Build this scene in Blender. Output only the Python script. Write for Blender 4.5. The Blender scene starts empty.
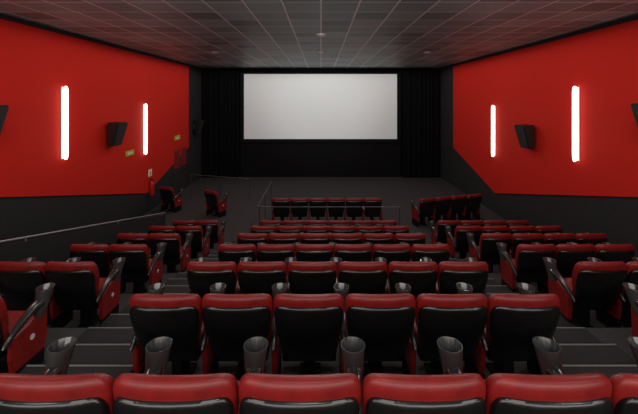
import bpy, bmesh, math, random
from mathutils import Vector, Matrix
random.seed(4)
scene = bpy.context.scene
C = scene.collection
scene.view_settings.view_transform = 'Standard'
PI = math.pi
F = 350.0; CZ = 4.21
def PX(x, Y): return (x-321)/F*Y
def PZ(y, Y): return CZ-(y-100)/F*Y

# ---------------------------------------------------------------- materials
def mat(name, col, rough=.6, noise=0, nscale=40, bump=0, spec=.5, metal=0, emit=None, es=0, sheen=0):
    m = bpy.data.materials.new(name); m.use_nodes = True
    nt = m.node_tree; b = nt.nodes['Principled BSDF']
    b.inputs['Base Color'].default_value = (*col, 1)
    b.inputs['Roughness'].default_value = rough
    b.inputs['Metallic'].default_value = metal
    b.inputs['Specular IOR Level'].default_value = spec
    if sheen: b.inputs['Sheen Weight'].default_value = sheen
    if emit:
        b.inputs['Emission Color'].default_value = (*emit, 1)
        b.inputs['Emission Strength'].default_value = es
    if noise or bump:
        tc = nt.nodes.new('ShaderNodeTexCoord')
        n = nt.nodes.new('ShaderNodeTexNoise'); n.inputs['Scale'].default_value = nscale
        n.inputs['Detail'].default_value = 6
        nt.links.new(tc.outputs['Object'], n.inputs['Vector'])
        if noise:
            r = nt.nodes.new('ShaderNodeValToRGB')
            r.color_ramp.elements[0].position = .3; r.color_ramp.elements[1].position = .7
            r.color_ramp.elements[0].color = (*[c*(1-noise) for c in col], 1)
            r.color_ramp.elements[1].color = (*[min(1, c*(1+noise)) for c in col], 1)
            nt.links.new(n.outputs['Fac'], r.inputs['Fac'])
            nt.links.new(r.outputs['Color'], b.inputs['Base Color'])
        if bump:
            bp = nt.nodes.new('ShaderNodeBump'); bp.inputs['Strength'].default_value = bump
            bp.inputs['Distance'].default_value = .01
            nt.links.new(n.outputs['Fac'], bp.inputs['Height'])
            nt.links.new(bp.outputs['Normal'], b.inputs['Normal'])
    return m
M = {}
M['red_fabric'] = mat('red_fabric', (.20, .0085, .007), .40, .2, 10, .12, .42)
M['black_leather'] = mat('black_leather', (.006, .0055, .0055), .22, .2, 9, .4, .65)
M['black_plastic'] = mat('black_plastic', (.022, .021, .021), .2, 0, 1, 0, .75)
M['matte_black'] = mat('matte_black', (.008, .0075, .0075), .8, .1, 20, 0, .1)
M['cup_plastic'] = mat('cup_plastic', (.042, .040, .039), .17, 0, 1, 0, .85)
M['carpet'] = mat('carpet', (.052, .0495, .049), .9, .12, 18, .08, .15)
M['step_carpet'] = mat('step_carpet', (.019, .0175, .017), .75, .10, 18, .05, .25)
M['nosing'] = mat('nosing', (.19, .18, .175), .45, .1, 30, 0, .5, .1)
M['wall_dark'] = mat('wall_dark', (.026, .0235, .025), .85, .10, 8, .05, .2)
M['wall_black'] = mat('wall_black', (.008, .008, .009), .9, .15, 8, .1, .1)
M['partition'] = mat('partition', (.021, .0195, .0205), .85, .1, 8, .05, .2)
M['wall_red'] = mat('wall_red', (.60, .018, .010), .85, .04, 30, .08, .15)
M['curtain'] = mat('curtain', (.004, .004, .005), .9, .2, 14, .1, .1)
M['metal'] = mat('metal', (.30, .30, .30), .4, .1, 20, 0, .5, .5)
M['dark_metal'] = mat('dark_metal', (.11, .11, .11), .4, .1, 20, 0, .5, .8)
M['screen'] = mat('screen', (.77, .80, .79), .8, .01, 10, 0, .1, 0, (.94, .99, 1), .09)  # faint emission stands in for projected light on the sheet
M['tube'] = mat('tube', (.9, .9, .88), .5, 0, 1, 0, .3, 0, (1, .92, .78), 3.6)
M['white_plate'] = mat('white_plate', (.78, .74, .66), .5, .03, 10)
M['speaker_black'] = mat('speaker_black', (.012, .012, .012), .5, .1, 20)
M['grille'] = mat('grille', (.02, .02, .02), .6, .6, 120, .4)
M['sign_green'] = mat('sign_green', (.42, .50, .06), .5, .05, 10, 0, .4)
M['sign_white'] = mat('sign_white', (.8, .85, .6), .5, .02, 10, 0, .4)
M['sign_red'] = mat('sign_red', (.55, .03, .02), .5, .05, 10)
M['ext_red'] = mat('ext_red', (.50, .015, .012), .3, .05, 10)
M['door'] = mat('door', (.022, .016, .017), .7, .1, 10)
M['door_red'] = mat('door_red', (.22, .010, .009), .6, .1, 10)
M['downlight'] = mat('downlight', (.42, .43, .42), .4, .05, 10)
M['lens'] = mat('lens', (.55, .55, .53), .25, .05, 10)
M['emblem'] = mat('emblem', (.62, .60, .58), .4, .05, 10)

def ceiling_mat():
    m = bpy.data.materials.new('ceiling_tiles'); m.use_nodes = True
    nt = m.node_tree; b = nt.nodes['Principled BSDF']
    g = nt.nodes.new('ShaderNodeNewGeometry')
    br = nt.nodes.new('ShaderNodeTexBrick')
    br.offset = 0; br.squash = 1
    br.inputs['Scale'].default_value = 1
    br.inputs['Brick Width'].default_value = .7; br.inputs['Row Height'].default_value = .7
    br.inputs['Mortar Size'].default_value = .017; br.inputs['Mortar Smooth'].default_value = 0
    br.inputs['Color1'].default_value = (.14, .20, .205, 1)
    br.inputs['Color2'].default_value = (.36, .485, .495, 1)
    br.inputs['Mortar'].default_value = (.97, .99, .97, 1)
    nt.links.new(g.outputs['Position'], br.inputs['Vector'])
    n = nt.nodes.new('ShaderNodeTexNoise'); n.inputs['Scale'].default_value = 30; n.inputs['Detail'].default_value = 5
    nt.links.new(g.outputs['Position'], n.inputs['Vector'])
    mx = nt.nodes.new('ShaderNodeMix'); mx.data_type = 'RGBA'; mx.blend_type = 'MULTIPLY'
    mx.inputs[0].default_value = .2
    nt.links.new(br.outputs['Color'], mx.inputs[6]); nt.links.new(n.outputs['Fac'], mx.inputs[7])
    nt.links.new(mx.outputs[2], b.inputs['Base Color'])
    b.inputs['Roughness'].default_value = .5
    b.inputs['Specular IOR Level'].default_value = .45
    return m
M['ceiling'] = ceiling_mat()

# ---------------------------------------------------------------- mesh helpers
def box(bm, x0, x1, y0, y1, z0, z1, bev=0, seg=2):
    r = bmesh.ops.create_cube(bm, size=1)
    vs = r['verts']
    for v in vs:
        v.co = Vector((x0+(v.co.x+.5)*(x1-x0), y0+(v.co.y+.5)*(y1-y0), z0+(v.co.z+.5)*(z1-z0)))
    if bev:
        es = list({e for v in vs for e in v.link_edges})
        bmesh.ops.bevel(bm, geom=es, offset=bev, segments=seg, profile=.5, affect='EDGES')
def rings(bm, loops, cap=True, closed=True):
    R = [[bm.verts.new(p) for p in L] for L in loops]
    n = len(R[0])
    for a, b in zip(R[:-1], R[1:]):
        for i in range(n if closed else n-1):
            j = (i+1) % n
            bm.faces.new((a[i], a[j], b[j], b[i]))
    if cap:
        bm.faces.new(list(reversed(R[0]))); bm.faces.new(R[-1])
def sellipse(hw, ht, e, n=28):
    out = []
    for i in range(n):
        t = 2*PI*i/n
        c, s = math.cos(t), math.sin(t)
        out.append((math.copysign(abs(c)**(2/e), c)*hw, math.copysign(abs(s)**(2/e), s)*ht))
    return out
def loft(bm, levels, e=4, n=28, curve=0):
    """levels: (cx, cy, z, half width, half depth)"""
    L = []
    for cx, cy, z, hw, ht in levels:
        L.append([Vector((cx+x, cy+y+curve*x*x, z)) for x, y in sellipse(hw, ht, e, n)])
    rings(bm, L)
def tube(bm, pts, r, n=10, rx=None):
    """r: one radius, or one per point; rx the same across"""
    pts = [Vector(p) for p in pts]
    L = []
    for i, p in enumerate(pts):
        t = (pts[min(i+1, len(pts)-1)]-pts[max(i-1, 0)]).normalized()
        ref = Vector((1, 0, 0)) if abs(t.x) < .8 else Vector((0, 1, 0))
        b = t.cross(ref).normalized(); a = b.cross(t).normalized()
        ri = r[i] if isinstance(r, (list, tuple)) else r
        rxi = ri if rx is None else (rx[i] if isinstance(rx, (list, tuple)) else rx)
        L.append([p+a*rxi*math.cos(2*PI*k/n)+b*ri*math.sin(2*PI*k/n) for k in range(n)])
    rings(bm, L)
def lathe(bm, prof, o=(0, 0, 0), n=20, lean=0):
    o = Vector(o); z0 = prof[0][1]
    rings(bm, [[o+Vector((max(r, .0004)*math.cos(2*PI*k/n), max(r, .0004)*math.sin(2*PI*k/n)+lean*(z-z0), z)) for k in range(n)] for r, z in prof])
def prism_x(bm, poly, x0, x1):
    a = [bm.verts.new((x0, y, z)) for y, z in poly]; b = [bm.verts.new((x1, y, z)) for y, z in poly]
    n = len(poly)
    bm.faces.new(a); bm.faces.new(list(reversed(b)))
    for i in range(n):
        j = (i+1) % n
        bm.faces.new((a[j], a[i], b[i], b[j]))
def obj(name, bm, m, parent=None, smooth=False):
    bmesh.ops.recalc_face_normals(bm, faces=bm.faces)
    me = bpy.data.meshes.new(name); bm.to_mesh(me); bm.free()
    me.materials.append(m)
    if smooth:
        for p in me.polygons: p.use_smooth = True
        me.set_sharp_from_angle(angle=math.radians(50))
    o = bpy.data.objects.new(name, me); C.objects.link(o)
    if parent: o.parent = parent
    return o
def tag(o, label, cat, group=None):
    o['label'] = label; o['category'] = cat
    if group: o['group'] = group
def thing(name, label, cat, loc=(0, 0, 0), rz=0, group=None):
    o = bpy.data.objects.new(name, None); C.objects.link(o)
    o.empty_display_size = .1
    o.location = loc; o.rotation_euler = (0, 0, rz); tag(o, label, cat, group); return o
def struct(name, bm, m):
    o = obj(name, bm, m); o['kind'] = 'structure'; return o
def dup(root, loc, rz, label, group=None):
    r = root.copy(); C.objects.link(r); r.location = loc; r.rotation_euler = (0, 0, rz); r['label'] = label
    if group: r['group'] = group
    for ch in list(root.children):
        c = ch.copy(); C.objects.link(c); c.parent = r
        for g in list(ch.children):
            d = g.copy(); C.objects.link(d); d.parent = c
    return r
B = bmesh.new

# ---------------------------------------------------------------- the hall
W = 6.5; D = 19.4; H = 5.97
ROWY = [1.64+1.26*k for k in range(7)]
ROWZ = [1.91-.309*k for k in range(7)]
prof = [(-1.2, 2.22), (1.49, 2.22)]
for k in range(7):
    prof += [(1.49+1.26*k, ROWZ[k]), (1.49+1.26*(k+1), ROWZ[k])]
prof += [(1.49+1.26*7, 0), (D+.1, 0), (D+.1, -.15), (-1.2, -.15)]
bm = B(); prism_x(bm, prof, -W-.1, W+.1); struct('floor', bm, M['carpet'])
bm = B(); box(bm, -W-.1, W+.1, -1.2, D+.1, H, H+.1); struct('ceiling', bm, M['ceiling'])
for s, nm in ((-1, 'wall_left'), (1, 'wall_right')):
    bm = B(); box(bm, min(s*W, s*(W+.1)), max(s*W, s*(W+.1)), -1.2, D, 0, H); struct(nm, bm, M['wall_dark'])
bm = B(); box(bm, -W-.1, W+.1, D, D+.1, 0, H); struct('wall_front', bm, M['wall_black'])
tn = [0]
def trim(bm, m):
    tn[0] += 1; return struct('trim_%d' % tn[0], bm, m)
poly = [(-1.2, 4.33), (7.18, 2.22), (13.0, .75), (17.1, 1.9), (17.1, H-.12), (-1.2, H-.12)]
for s in (-1, 1):
    bm = B(); prism_x(bm, poly, s*W, s*(W-.04)); trim(bm, M['wall_red'])
# aisle steps with light nosings: three risers to a row
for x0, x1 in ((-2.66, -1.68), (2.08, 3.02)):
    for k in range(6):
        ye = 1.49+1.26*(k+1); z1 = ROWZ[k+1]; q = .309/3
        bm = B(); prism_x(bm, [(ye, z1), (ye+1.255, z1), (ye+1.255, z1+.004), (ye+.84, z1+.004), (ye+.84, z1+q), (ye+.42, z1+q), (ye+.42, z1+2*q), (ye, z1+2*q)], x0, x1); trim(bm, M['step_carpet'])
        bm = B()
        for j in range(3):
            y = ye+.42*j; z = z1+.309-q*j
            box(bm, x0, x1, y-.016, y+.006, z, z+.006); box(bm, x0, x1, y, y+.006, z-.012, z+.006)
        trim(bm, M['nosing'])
# partition beside the left block
XP = -4.64
def railz(Y): return 2.16+(.86-2.16)*(Y-5.06)/(10.4-5.06)
YE = 10.4
bm = B(); prism_x(bm, [(2, 0), (YE, 0), (YE, railz(YE)-.06), (2, railz(2)-.06)], XP-.02, XP+.02)
struct('wall_partition', bm, M['partition'])
t = thing('handrail', 'long sloping grey metal handrail along the dark lower wall beside the left seats', 'handrail', (XP, 6, railz(6)-.06))
bm = B(); tube(bm, [(0, y-6, railz(y)-railz(6)+.06) for y in (2, 4, 6, 8, YE)], .015)
obj('top_rail', bm, M['metal'], t, True)
for y in (3, 5.5, 8, 10.2):
    bm = B(); z = railz(y)-railz(6); tube(bm, [(0, y-6, z-.01), (0, y-6, z+.05)], .009, 8); obj('bracket', bm, M['metal'], t, True)
# door at the front of the left wall
bm = B(); box(bm, -W, -W+.03, 15.33, 16.08, .0, 2.04, .006); box(bm, -W, -W+.03, 16.1, 16.85, .0, 2.04, .006)
dr = struct('door_1', bm, M['door'])
for y0 in (15.42, 16.19):
    bm = B(); box(bm, -W+.03, -W+.08, y0, y0+.56, .98, 1.03, .01); obj('push_bar', bm, M['dark_metal'], dr)
bm = B(); box(bm, -W+.03, -W+.045, 15.40, 16.02, 1.15, 1.97, .004); box(bm, -W+.03, -W+.045, 16.16, 16.79, 1.15, 1.97, .004)
obj('upper_panel', bm, M['door_red'], dr)

# ---------------------------------------------------------------- screen, curtains
SY = 19.1
sx0, sx1, sz0, sz1 = PX(244, SY), PX(397, SY), PZ(139, SY), PZ(74, SY)
t = thing('cinema_screen', 'large blank white wide cinema screen glowing on the black front wall', 'screen', ((sx0+sx1)/2, D, sz0))
hw = (sx1-sx0)/2; hh = sz1-sz0
bm = B(); box(bm, -hw, hw, SY-D, SY-D+.02, 0, hh); obj('screen_surface', bm, M['screen'], t)
bm = B()
for a in ((-hw-.2, hw+.2, -.2, 0), (-hw-.2, hw+.2, hh, hh+.1), (-hw-.2, -hw, 0, hh), (hw, hw+.2, 0, hh)):
    box(bm, a[0], a[1], SY-D-.03, -.002, a[2], a[3])
obj('masking_frame', bm, M['wall_black'], t)
def curtain(x0, x1, y, z0, z1, lab, folds):
    bm = B(); n = folds*10; L = []
    for j in range(7):
        z = z0+(z1-z0)*j/6; row = []
        for i in range(n+1):
            u = i/n; amp = .028*(1.1-.4*j/6)
            row.append(Vector((x0+(x1-x0)*u+.02*math.sin(u*folds*4), y+amp*math.sin(u*folds*2*PI+1.6*math.sin(u*9))+.02*math.sin(u*23), z)))
        L.append(row)
    rings(bm, L, cap=False, closed=False)
    o = obj('curtain', bm, M['curtain'], None, True); tag(o, lab, 'curtain')
curtain(-6.4, sx0-.25, 18.95, .02, H-.05, 'black pleated curtain left of the screen', 8)
curtain(sx1+.25, 6.4, 18.95, .02, H-.05, 'black pleated curtain right of the screen', 8)
bm = B(); box(bm, sx0-.2, sx1+.2, 19.15, D-.002, 0, sz0-.22, .01); tag(obj('masking_panel', bm, M['wall_black']), 'long black panel under the white screen', 'panel')

# ---------------------------------------------------------------- wall lights
def sconce(s, Y, z0, z1, lab):
    t = thing('wall_light', lab, 'wall light', (s*(W-.04), Y, z0), 0 if s < 0 else PI, 'glowing vertical strip lights on the red walls')
    L = z1-z0
    bm = B(); box(bm, 0, .025, -.075, .075, .02, L-.02, .011); obj('halo_plate', bm, M['white_plate'], t)  # pale back plate, widened to stand in for the tube's soft halo
    bm = B(); lathe(bm, [(0, 0), (.018, .003), (.033, .02), (.044, .06), (.050, .12), (.052, .2), (.052, L-.2), (.050, L-.12), (.044, L-.06), (.033, L-.02), (.018, L-.003), (0, L)], (.082, 0, 0), 20); obj('diffuser', bm, M['tube'], t, True)
    for z in (.08, L-.11):
        bm = B(); box(bm, .025, .06, -.02, .02, z, z+.03, .006); obj('holder', bm, M['white_plate'], t)
sconce(-1, 8.75, 2.72, 4.56, 'nearer strip light on the left red wall, tall and glowing white')
sconce(-1, 12.75, 2.22, 4.08, 'farther strip light on the left red wall, left of the curtain')
sconce(1, 8.8, 2.66, 4.56, 'nearer strip light on the right red wall, tall and glowing white')
sconce(1, 13.0, 2.1, 4.02, 'farther strip light on the right red wall, close to the screen')

# ---------------------------------------------------------------- wall speakers
def speaker(s, Y, z, lab, wx=W-.04):
    t = thing('wall_speaker', lab, 'speaker', (s*wx, Y, z), 0 if s < 0 else PI, 'black loudspeakers on the side walls')
    bm = B()
    lo = [Vector(p) for p in ((.08, -.2, -.36), (.26, -.24, -.36), (.26, .24, -.36), (.08, .2, -.36))]
    hi = [Vector(p) for p in ((.08, -.2, .36), (.44, -.27, .34), (.44, .27, .34), (.08, .2, .36))]
    rings(bm, [lo, hi])
    bmesh.ops.bevel(bm, geom=list(bm.edges), offset=.015, segments=2, affect='EDGES')
    obj('cabinet', bm, M['speaker_black'], t)
    bm = B()
    q = [Vector((.272, -.20, -.32)), Vector((.272, .20, -.32)), Vector((.444, .235, .30)), Vector((.444, -.235, .30))]
    rings(bm, [q, [p+Vector((.014, 0, -.004)) for p in q]]); obj('grille', bm, M['grille'], t)
    bm = B(); box(bm, 0, .09, -.06, .06, -.12, .12, .008); obj('bracket', bm, M['metal'], t)
speaker(-1, 10.65, 3.18, 'black loudspeaker between the two strip lights on the left red wall')
speaker(1, 10.65, 3.1, 'black loudspeaker between the two strip lights on the right red wall')
speaker(-1, 6.5, 3.77, 'black loudspeaker cut by the left edge of the frame on red wall')
speaker(1, 6.55, 3.8, 'black loudspeaker cut by the right edge of the frame on red wall')
speaker(-1, 17.9, 2.85, 'black loudspeaker on the dark left wall next to the curtain', W)

# ---------------------------------------------------------------- signs and extinguisher on the left wall
def sign(Y, z, w, h, x, lab):
    t = thing('exit_sign', lab, 'sign', (x, Y, z))
    bm = B(); box(bm, 0, .03, -w/2, w/2, -h/2, h/2, .006); obj('sign_panel', bm, M['sign_green'], t)
    bm = B(); box(bm, .03, .034, -w*.1, w*.38, -h*.09, h*.09)
    rings(bm, [[Vector((xx, -w*.1, -h*.3)), Vector((xx, -w*.1, h*.3)), Vector((xx, -w*.36, 0))] for xx in (.03, .034)])
    obj('arrow_mark', bm, M['sign_white'], t)
sign(11.8, 2.42, .48, .17, -W+.04, 'small yellow-green emergency sign on the left red wall below the loudspeaker')
sign(15.7, 2.52, .55, .2, -W+.04, 'small yellow-green exit sign above the door at the far left')
t = thing('fire_extinguisher', 'red fire extinguisher hanging low on the dark left wall', 'fire extinguisher', (-W+.12, 13.2, .62))
bm = B(); lathe(bm, [(0, 0), (.075, 0), (.085, .02), (.085, .42), (.07, .48), (.03, .52), (.028, .55), (0, .55)]); obj('cylinder', bm, M['ext_red'], t, True)
bm = B(); lathe(bm, [(0, .55), (.03, .55), (.03, .6), (0, .6)]); box(bm, -.015, .015, -.12, .03, .6, .62, .004); box(bm, -.015, .015, -.1, .02, .64, .655, .004); obj('valve', bm, M['black_plastic'], t)
bm = B(); tube(bm, [(0, .03, .58), (.02, .11, .55), (.03, .13, .4), (.03, .12, .2), (.02, .1, .1)], .014, 8); obj('hose', bm, M['black_plastic'], t, True)
bm = B(); box(bm, -.115, -.085, -.05, .05, .1, .5, .004); obj('wall_bracket', bm, M['metal'], t)
t = thing('extinguisher_sign', 'small pale square sign on the wall above the fire extinguisher', 'sign', (-W+.04, 13.22, 1.46))
bm = B(); box(bm, 0, .012, -.13, .13, -.13, .13, .003); obj('sign_panel', bm, M['sign_white'], t)
bm = B(); lathe(bm, [(0, -.10), (.035, -.10), (.035, .03), (.015, .06), (.015, .09), (0, .09)], (0, 0, 0), 10)
for v in bm.verts: v.co.x = .012+max(0, v.co.x)*.08
obj('bottle_mark', bm, M['sign_red'], t)

# ---------------------------------------------------------------- ceiling fittings
for i, (x, y) in enumerate(((215, 52), (321, 52), (427, 52), (321, 34))):
    Y = 1.76*F/(100-y)
    t = thing('ceiling_downlight', ('left', 'middle', 'right', 'nearer middle')[i]+' small round downlight in the dark tiled ceiling', 'ceiling light', (PX(x, Y), Y, H), 0, 'round downlights in the ceiling')
    bm = B(); lathe(bm, [(.10, -.002), (.10, -.05), (.125, -.055), (.14, -.03), (.14, -.002)], n=24)
    obj('trim_ring', bm, M['downlight'], t, True)
    bm = B(); lathe(bm, [(0, -.04), (.06, -.035), (.098, -.025), (.098, -.004), (0, -.004)], n=24); obj('lens', bm, M['lens'], t)

# ---------------------------------------------------------------- seats
PITCH = .608
def make_seat(both):
    t = thing('cinema_chair', '', 'seat')
    rec = lambda z: .18*(1.0-z)/.58
    bm = B()
    lv = [(.40, .236, .045), (.46, .249, .054), (.58, .264, .060), (.68, .288, .063), (.78, .300, .064), (.86, .3015, .062), (.905, .298, .058), (.936, .289, .050), (.958, .274, .039), (.971, .251, .026), (.977, .218, .013)]
    loft(bm, [(0, rec(z)+.016, z, hw, ht) for z, hw, ht in lv], 3.8, 44, .36)
    obj('backrest', bm, M['red_fabric'], t, True)
    bm = B()
    lv = [(.33, .216, .02), (.36, .232, .03), (.5, .255, .044), (.62, .276, .050), (.74, .289, .049), (.82, .289, .044), (.859, .279, .036), (.883, .262, .025), (.894, .234, .012)]
    loft(bm, [(0, rec(z)-.038, z, hw, ht) for z, hw, ht in lv], 3.3, 44, .36)
    obj('back_shell', bm, M['black_leather'], t, True)
    bm = B()
    lv = [(.36, .235, .21), (.375, .25, .228), (.42, .255, .235), (.455, .25, .23), (.472, .235, .212), (.478, .21, .18)]
    loft(bm, [(0, .44, z, hw, ht) for z, hw, ht in lv], 5, 36)
    obj('seat_cushion', bm, M['red_fabric'], t, True)
    bm = B(); box(bm, -.24, .24, .18, .62, .30, .362, .02); obj('seat_pan', bm, M['matte_black'], t)
    bm = B(); box(bm, -.05, .05, .3, .5, .02, .3, .01); box(bm, -.1, .1, .22, .56, 0, .02, .005); obj('pedestal', bm, M['matte_black'], t)
    for s in ((-1, 1) if both else (-1,)):
        x = PITCH/2*s
        bm = B(); prism_x(bm, [(.17, .20), (.52, .20), (.54, .3), (.56, .57), (.16, .48), (.15, .34)], x-.024, x+.024)
        bmesh.ops.bevel(bm, geom=list(bm.edges), offset=.008, segments=2, affect='EDGES')
        p = obj('side_panel', bm, M['red_fabric'], t)
        if s > 0:
            bm = B(); n = 20
            rings(bm, [[Vector((xx, .37+.026*math.cos(2*PI*k/n), .40+.026*math.sin(2*PI*k/n))) for k in range(n)] for xx in (x+.0235, x+.027)])
            obj('round_emblem', bm, M['emblem'], p)
        bm = B(); prism_x(bm, [(.16, 0), (.50, 0), (.52, .198), (.17, .198)], x-.022, x+.022); obj('foot_panel', bm, M['matte_black'], t)
        bm = B(); tube(bm, [(x, .09, .465), (x, .11, .485), (x, .20, .545), (x, .3, .602), (x, .40, .64), (x, .47, .65), (x, .52, .645)],
                       [.015, .024, .030, .034, .038, .046, .046], 16, [.014, .020, .027, .036, .043, .052, .052])
        a = obj('armrest', bm, M['black_plastic'], t, True)
        bm = B(); lathe(bm, [(0, .525), (.038, .525), (.048, .55), (.060, .64), (.072, .730), (.077, .757), (.077, .766), (.069, .766), (.063, .73), (.053, .64), (.042, .59), (0, .585)], (x, .475, 0), 30, .34)
        obj('cup_holder', bm, M['cup_plastic'], a, True)
    return t
tmpl = {False: make_seat(False), True: make_seat(True)}
used = {False: False, True: False}
def seat(x, y, z, rz, both, label, group):
    if not used[both]:
        t = tmpl[both]; used[both] = True
        t.location = (x, y, z); t.rotation_euler = (0, 0, rz); tag(t, label, 'seat', group); return t
    return dup(tmpl[both], (x, y, z), rz, label, group)
ORD = ['first', 'second', 'third', 'fourth', 'fifth', 'sixth', 'seventh']
NEAR = ['nearest', 'second nearest', 'third nearest', 'fourth nearest', 'fifth nearest', 'sixth nearest', 'seventh nearest']
CX = .2
for k in range(7):
    for i in range(6):
        seat(CX+PITCH*(i-2.5), ROWY[k], ROWZ[k], 0, i == 5,
             '%s red and black seat from the left in the %s centre row' % (ORD[i], NEAR[k]), 'cinema seats of the centre block')
XL = -2.72; XR = 3.08
for k in range(1, 7):
    seat(XL-PITCH/2, ROWY[k], ROWZ[k], 0, True, 'red and black aisle seat of the %s row in the left block' % NEAR[k-1], 'cinema seats of the left block')
    if k > 1:
        seat(XL-PITCH*1.5, ROWY[k], ROWZ[k], 0, False, 'outer red and black seat of the %s row in the left block' % NEAR[k-1], 'cinema seats of the left block')
    nr = {1: 1, 2: 2, 3: 3}.get(k, 4)
    for i in range(nr):
        seat(XR+PITCH*(i+.5), ROWY[k], ROWZ[k], 0, i == nr-1, '%s red and black seat from the aisle in the %s right block row' % (ORD[i], NEAR[k-1]), 'cinema seats of the right block')
for i in range(6):
    seat(CX+PITCH*(i-2.5), 11.5, 0, 0, i == 5, '%s seat from the left in the front centre row inside the guard rail' % ORD[i], 'front row seats')
a = math.radians(16)
for i in range(4):
    seat(3.55+PITCH*i*math.cos(a), 11.5+PITCH*i*math.sin(a), 0, a, i == 3, '%s seat from the left in the angled front row at the right' % ORD[i], 'angled front row seats at the right')
seat(-4.0, 12.5, 0, -math.radians(30), True, 'single angled seat on the front floor left of the guard rail', 'angled front seats at the left')
seat(-5.8, 13.0, 0, -math.radians(18), True, 'angled seat by the left wall near the fire extinguisher', 'angled front seats at the left')

# ---------------------------------------------------------------- guard rails
RY = 10.9
t = thing('guard_rail', 'thin dark metal guard rail wrapping the front centre row', 'railing', (-1.98, RY, 0))
bm = B(); tube(bm, [(0, 3.1, .96), (0, 3.0, .955), (0, .12, .885), (0, .03, .88), (.03, 0, .88), (.12, 0, .88), (2.2, 0, .88), (4.44, 0, .88)], .014, 8); obj('top_rail', bm, M['dark_metal'], t, True)
for x, y, h in ((0, 3.05, .955), (0, 1.5, .915), (.06, 0, .875), (2.182, 0, .88), (4.42, 0, .88)):
    bm = B(); tube(bm, [(x, y, 0), (x, y, h)], .014, 8); lathe(bm, [(0, 0), (.045, 0), (.045, .01), (0, .01)], (x, y, 0), 12); obj('post', bm, M['dark_metal'], t, True)
t = thing('guard_rail', 'straight thin guard rail on the floor at the far left before the screen', 'railing', (-5.6, 15, 0))
bm = B(); tube(bm, [(0, 0, 1.02), (1.3, 0, .92), (2.56, 0, .82)], .016, 8); obj('top_rail', bm, M['dark_metal'], t, True)
for x in (.02, 1.28, 2.54):
    bm = B(); tube(bm, [(x, 0, 0), (x, 0, 1.02-.078*x)], .016, 8); lathe(bm, [(0, 0), (.05, 0), (.05, .01), (0, .01)], (x, 0, 0), 12); obj('post', bm, M['dark_metal'], t, True)

# ---------------------------------------------------------------- lights
def area(x, y, z, sx, sy, p, rot=(0, 0, 0), col=(1, .97, .93)):
    l = bpy.data.lights.new('fill_lamp', 'AREA'); l.shape = 'RECTANGLE'; l.size = sx; l.size_y = sy; l.energy = p; l.color = col
    o = bpy.data.objects.new('fill_lamp', l); C.objects.link(o); o.location = (x, y, z); o.rotation_euler = rot
def spot(x, y, z, p, ang, tgt=None, blend=.3, r=.02, col=(1, .97, .93)):
    l = bpy.data.lights.new('spot_lamp', 'SPOT'); l.energy = p; l.spot_size = math.radians(ang); l.spot_blend = blend; l.shadow_soft_size = r; l.color = col
    o = bpy.data.objects.new('spot_lamp', l); C.objects.link(o); o.location = (x, y, z)
    if tgt: o.rotation_euler = (Vector(tgt)-Vector((x, y, z))).to_track_quat('-Z', 'Y').to_euler()
for x in (-3.2, 0, 3.2):
    area(x, .8, H-.05, .6, .6, 14)
    area(x*1.4, 4.8, H-.05, .6, .6, 28)  # added out of view to brighten the upper side walls
# added fill panel behind the camera, throwing soft light from the back
area(0, -1.1, 4.3, 10, 2.4, 240, (PI/2+.2, 0, 0))
# fill spots added just under the ceiling to even out the front
for x in (-3.4, 0, 3.4):
    for y in (8.6, 12.4, 16.2):
        spot(x, y, H-.08, 66, 179, None, .08)
# projector throw on the screen
spot(0, -.7, 5.2, 2250, 23, (0, SY, (sz0+sz1)/2-.1), 1, .03, (.93, .99, 1))
w = bpy.data.worlds.new('world'); scene.world = w; w.use_nodes = True
w.node_tree.nodes['Background'].inputs['Color'].default_value = (1, .95, .9, 1)
w.node_tree.nodes['Background'].inputs['Strength'].default_value = .1

cam = bpy.data.cameras.new('camera'); co = bpy.data.objects.new('camera', cam); C.objects.link(co)
co.location = (0, 0, CZ); co.rotation_euler = (PI/2, 0, 0)
cam.sensor_width = 36; cam.lens = F/638*36; cam.shift_y = -107/638; cam.shift_x = -2/638; cam.clip_start = .05
scene.camera = co
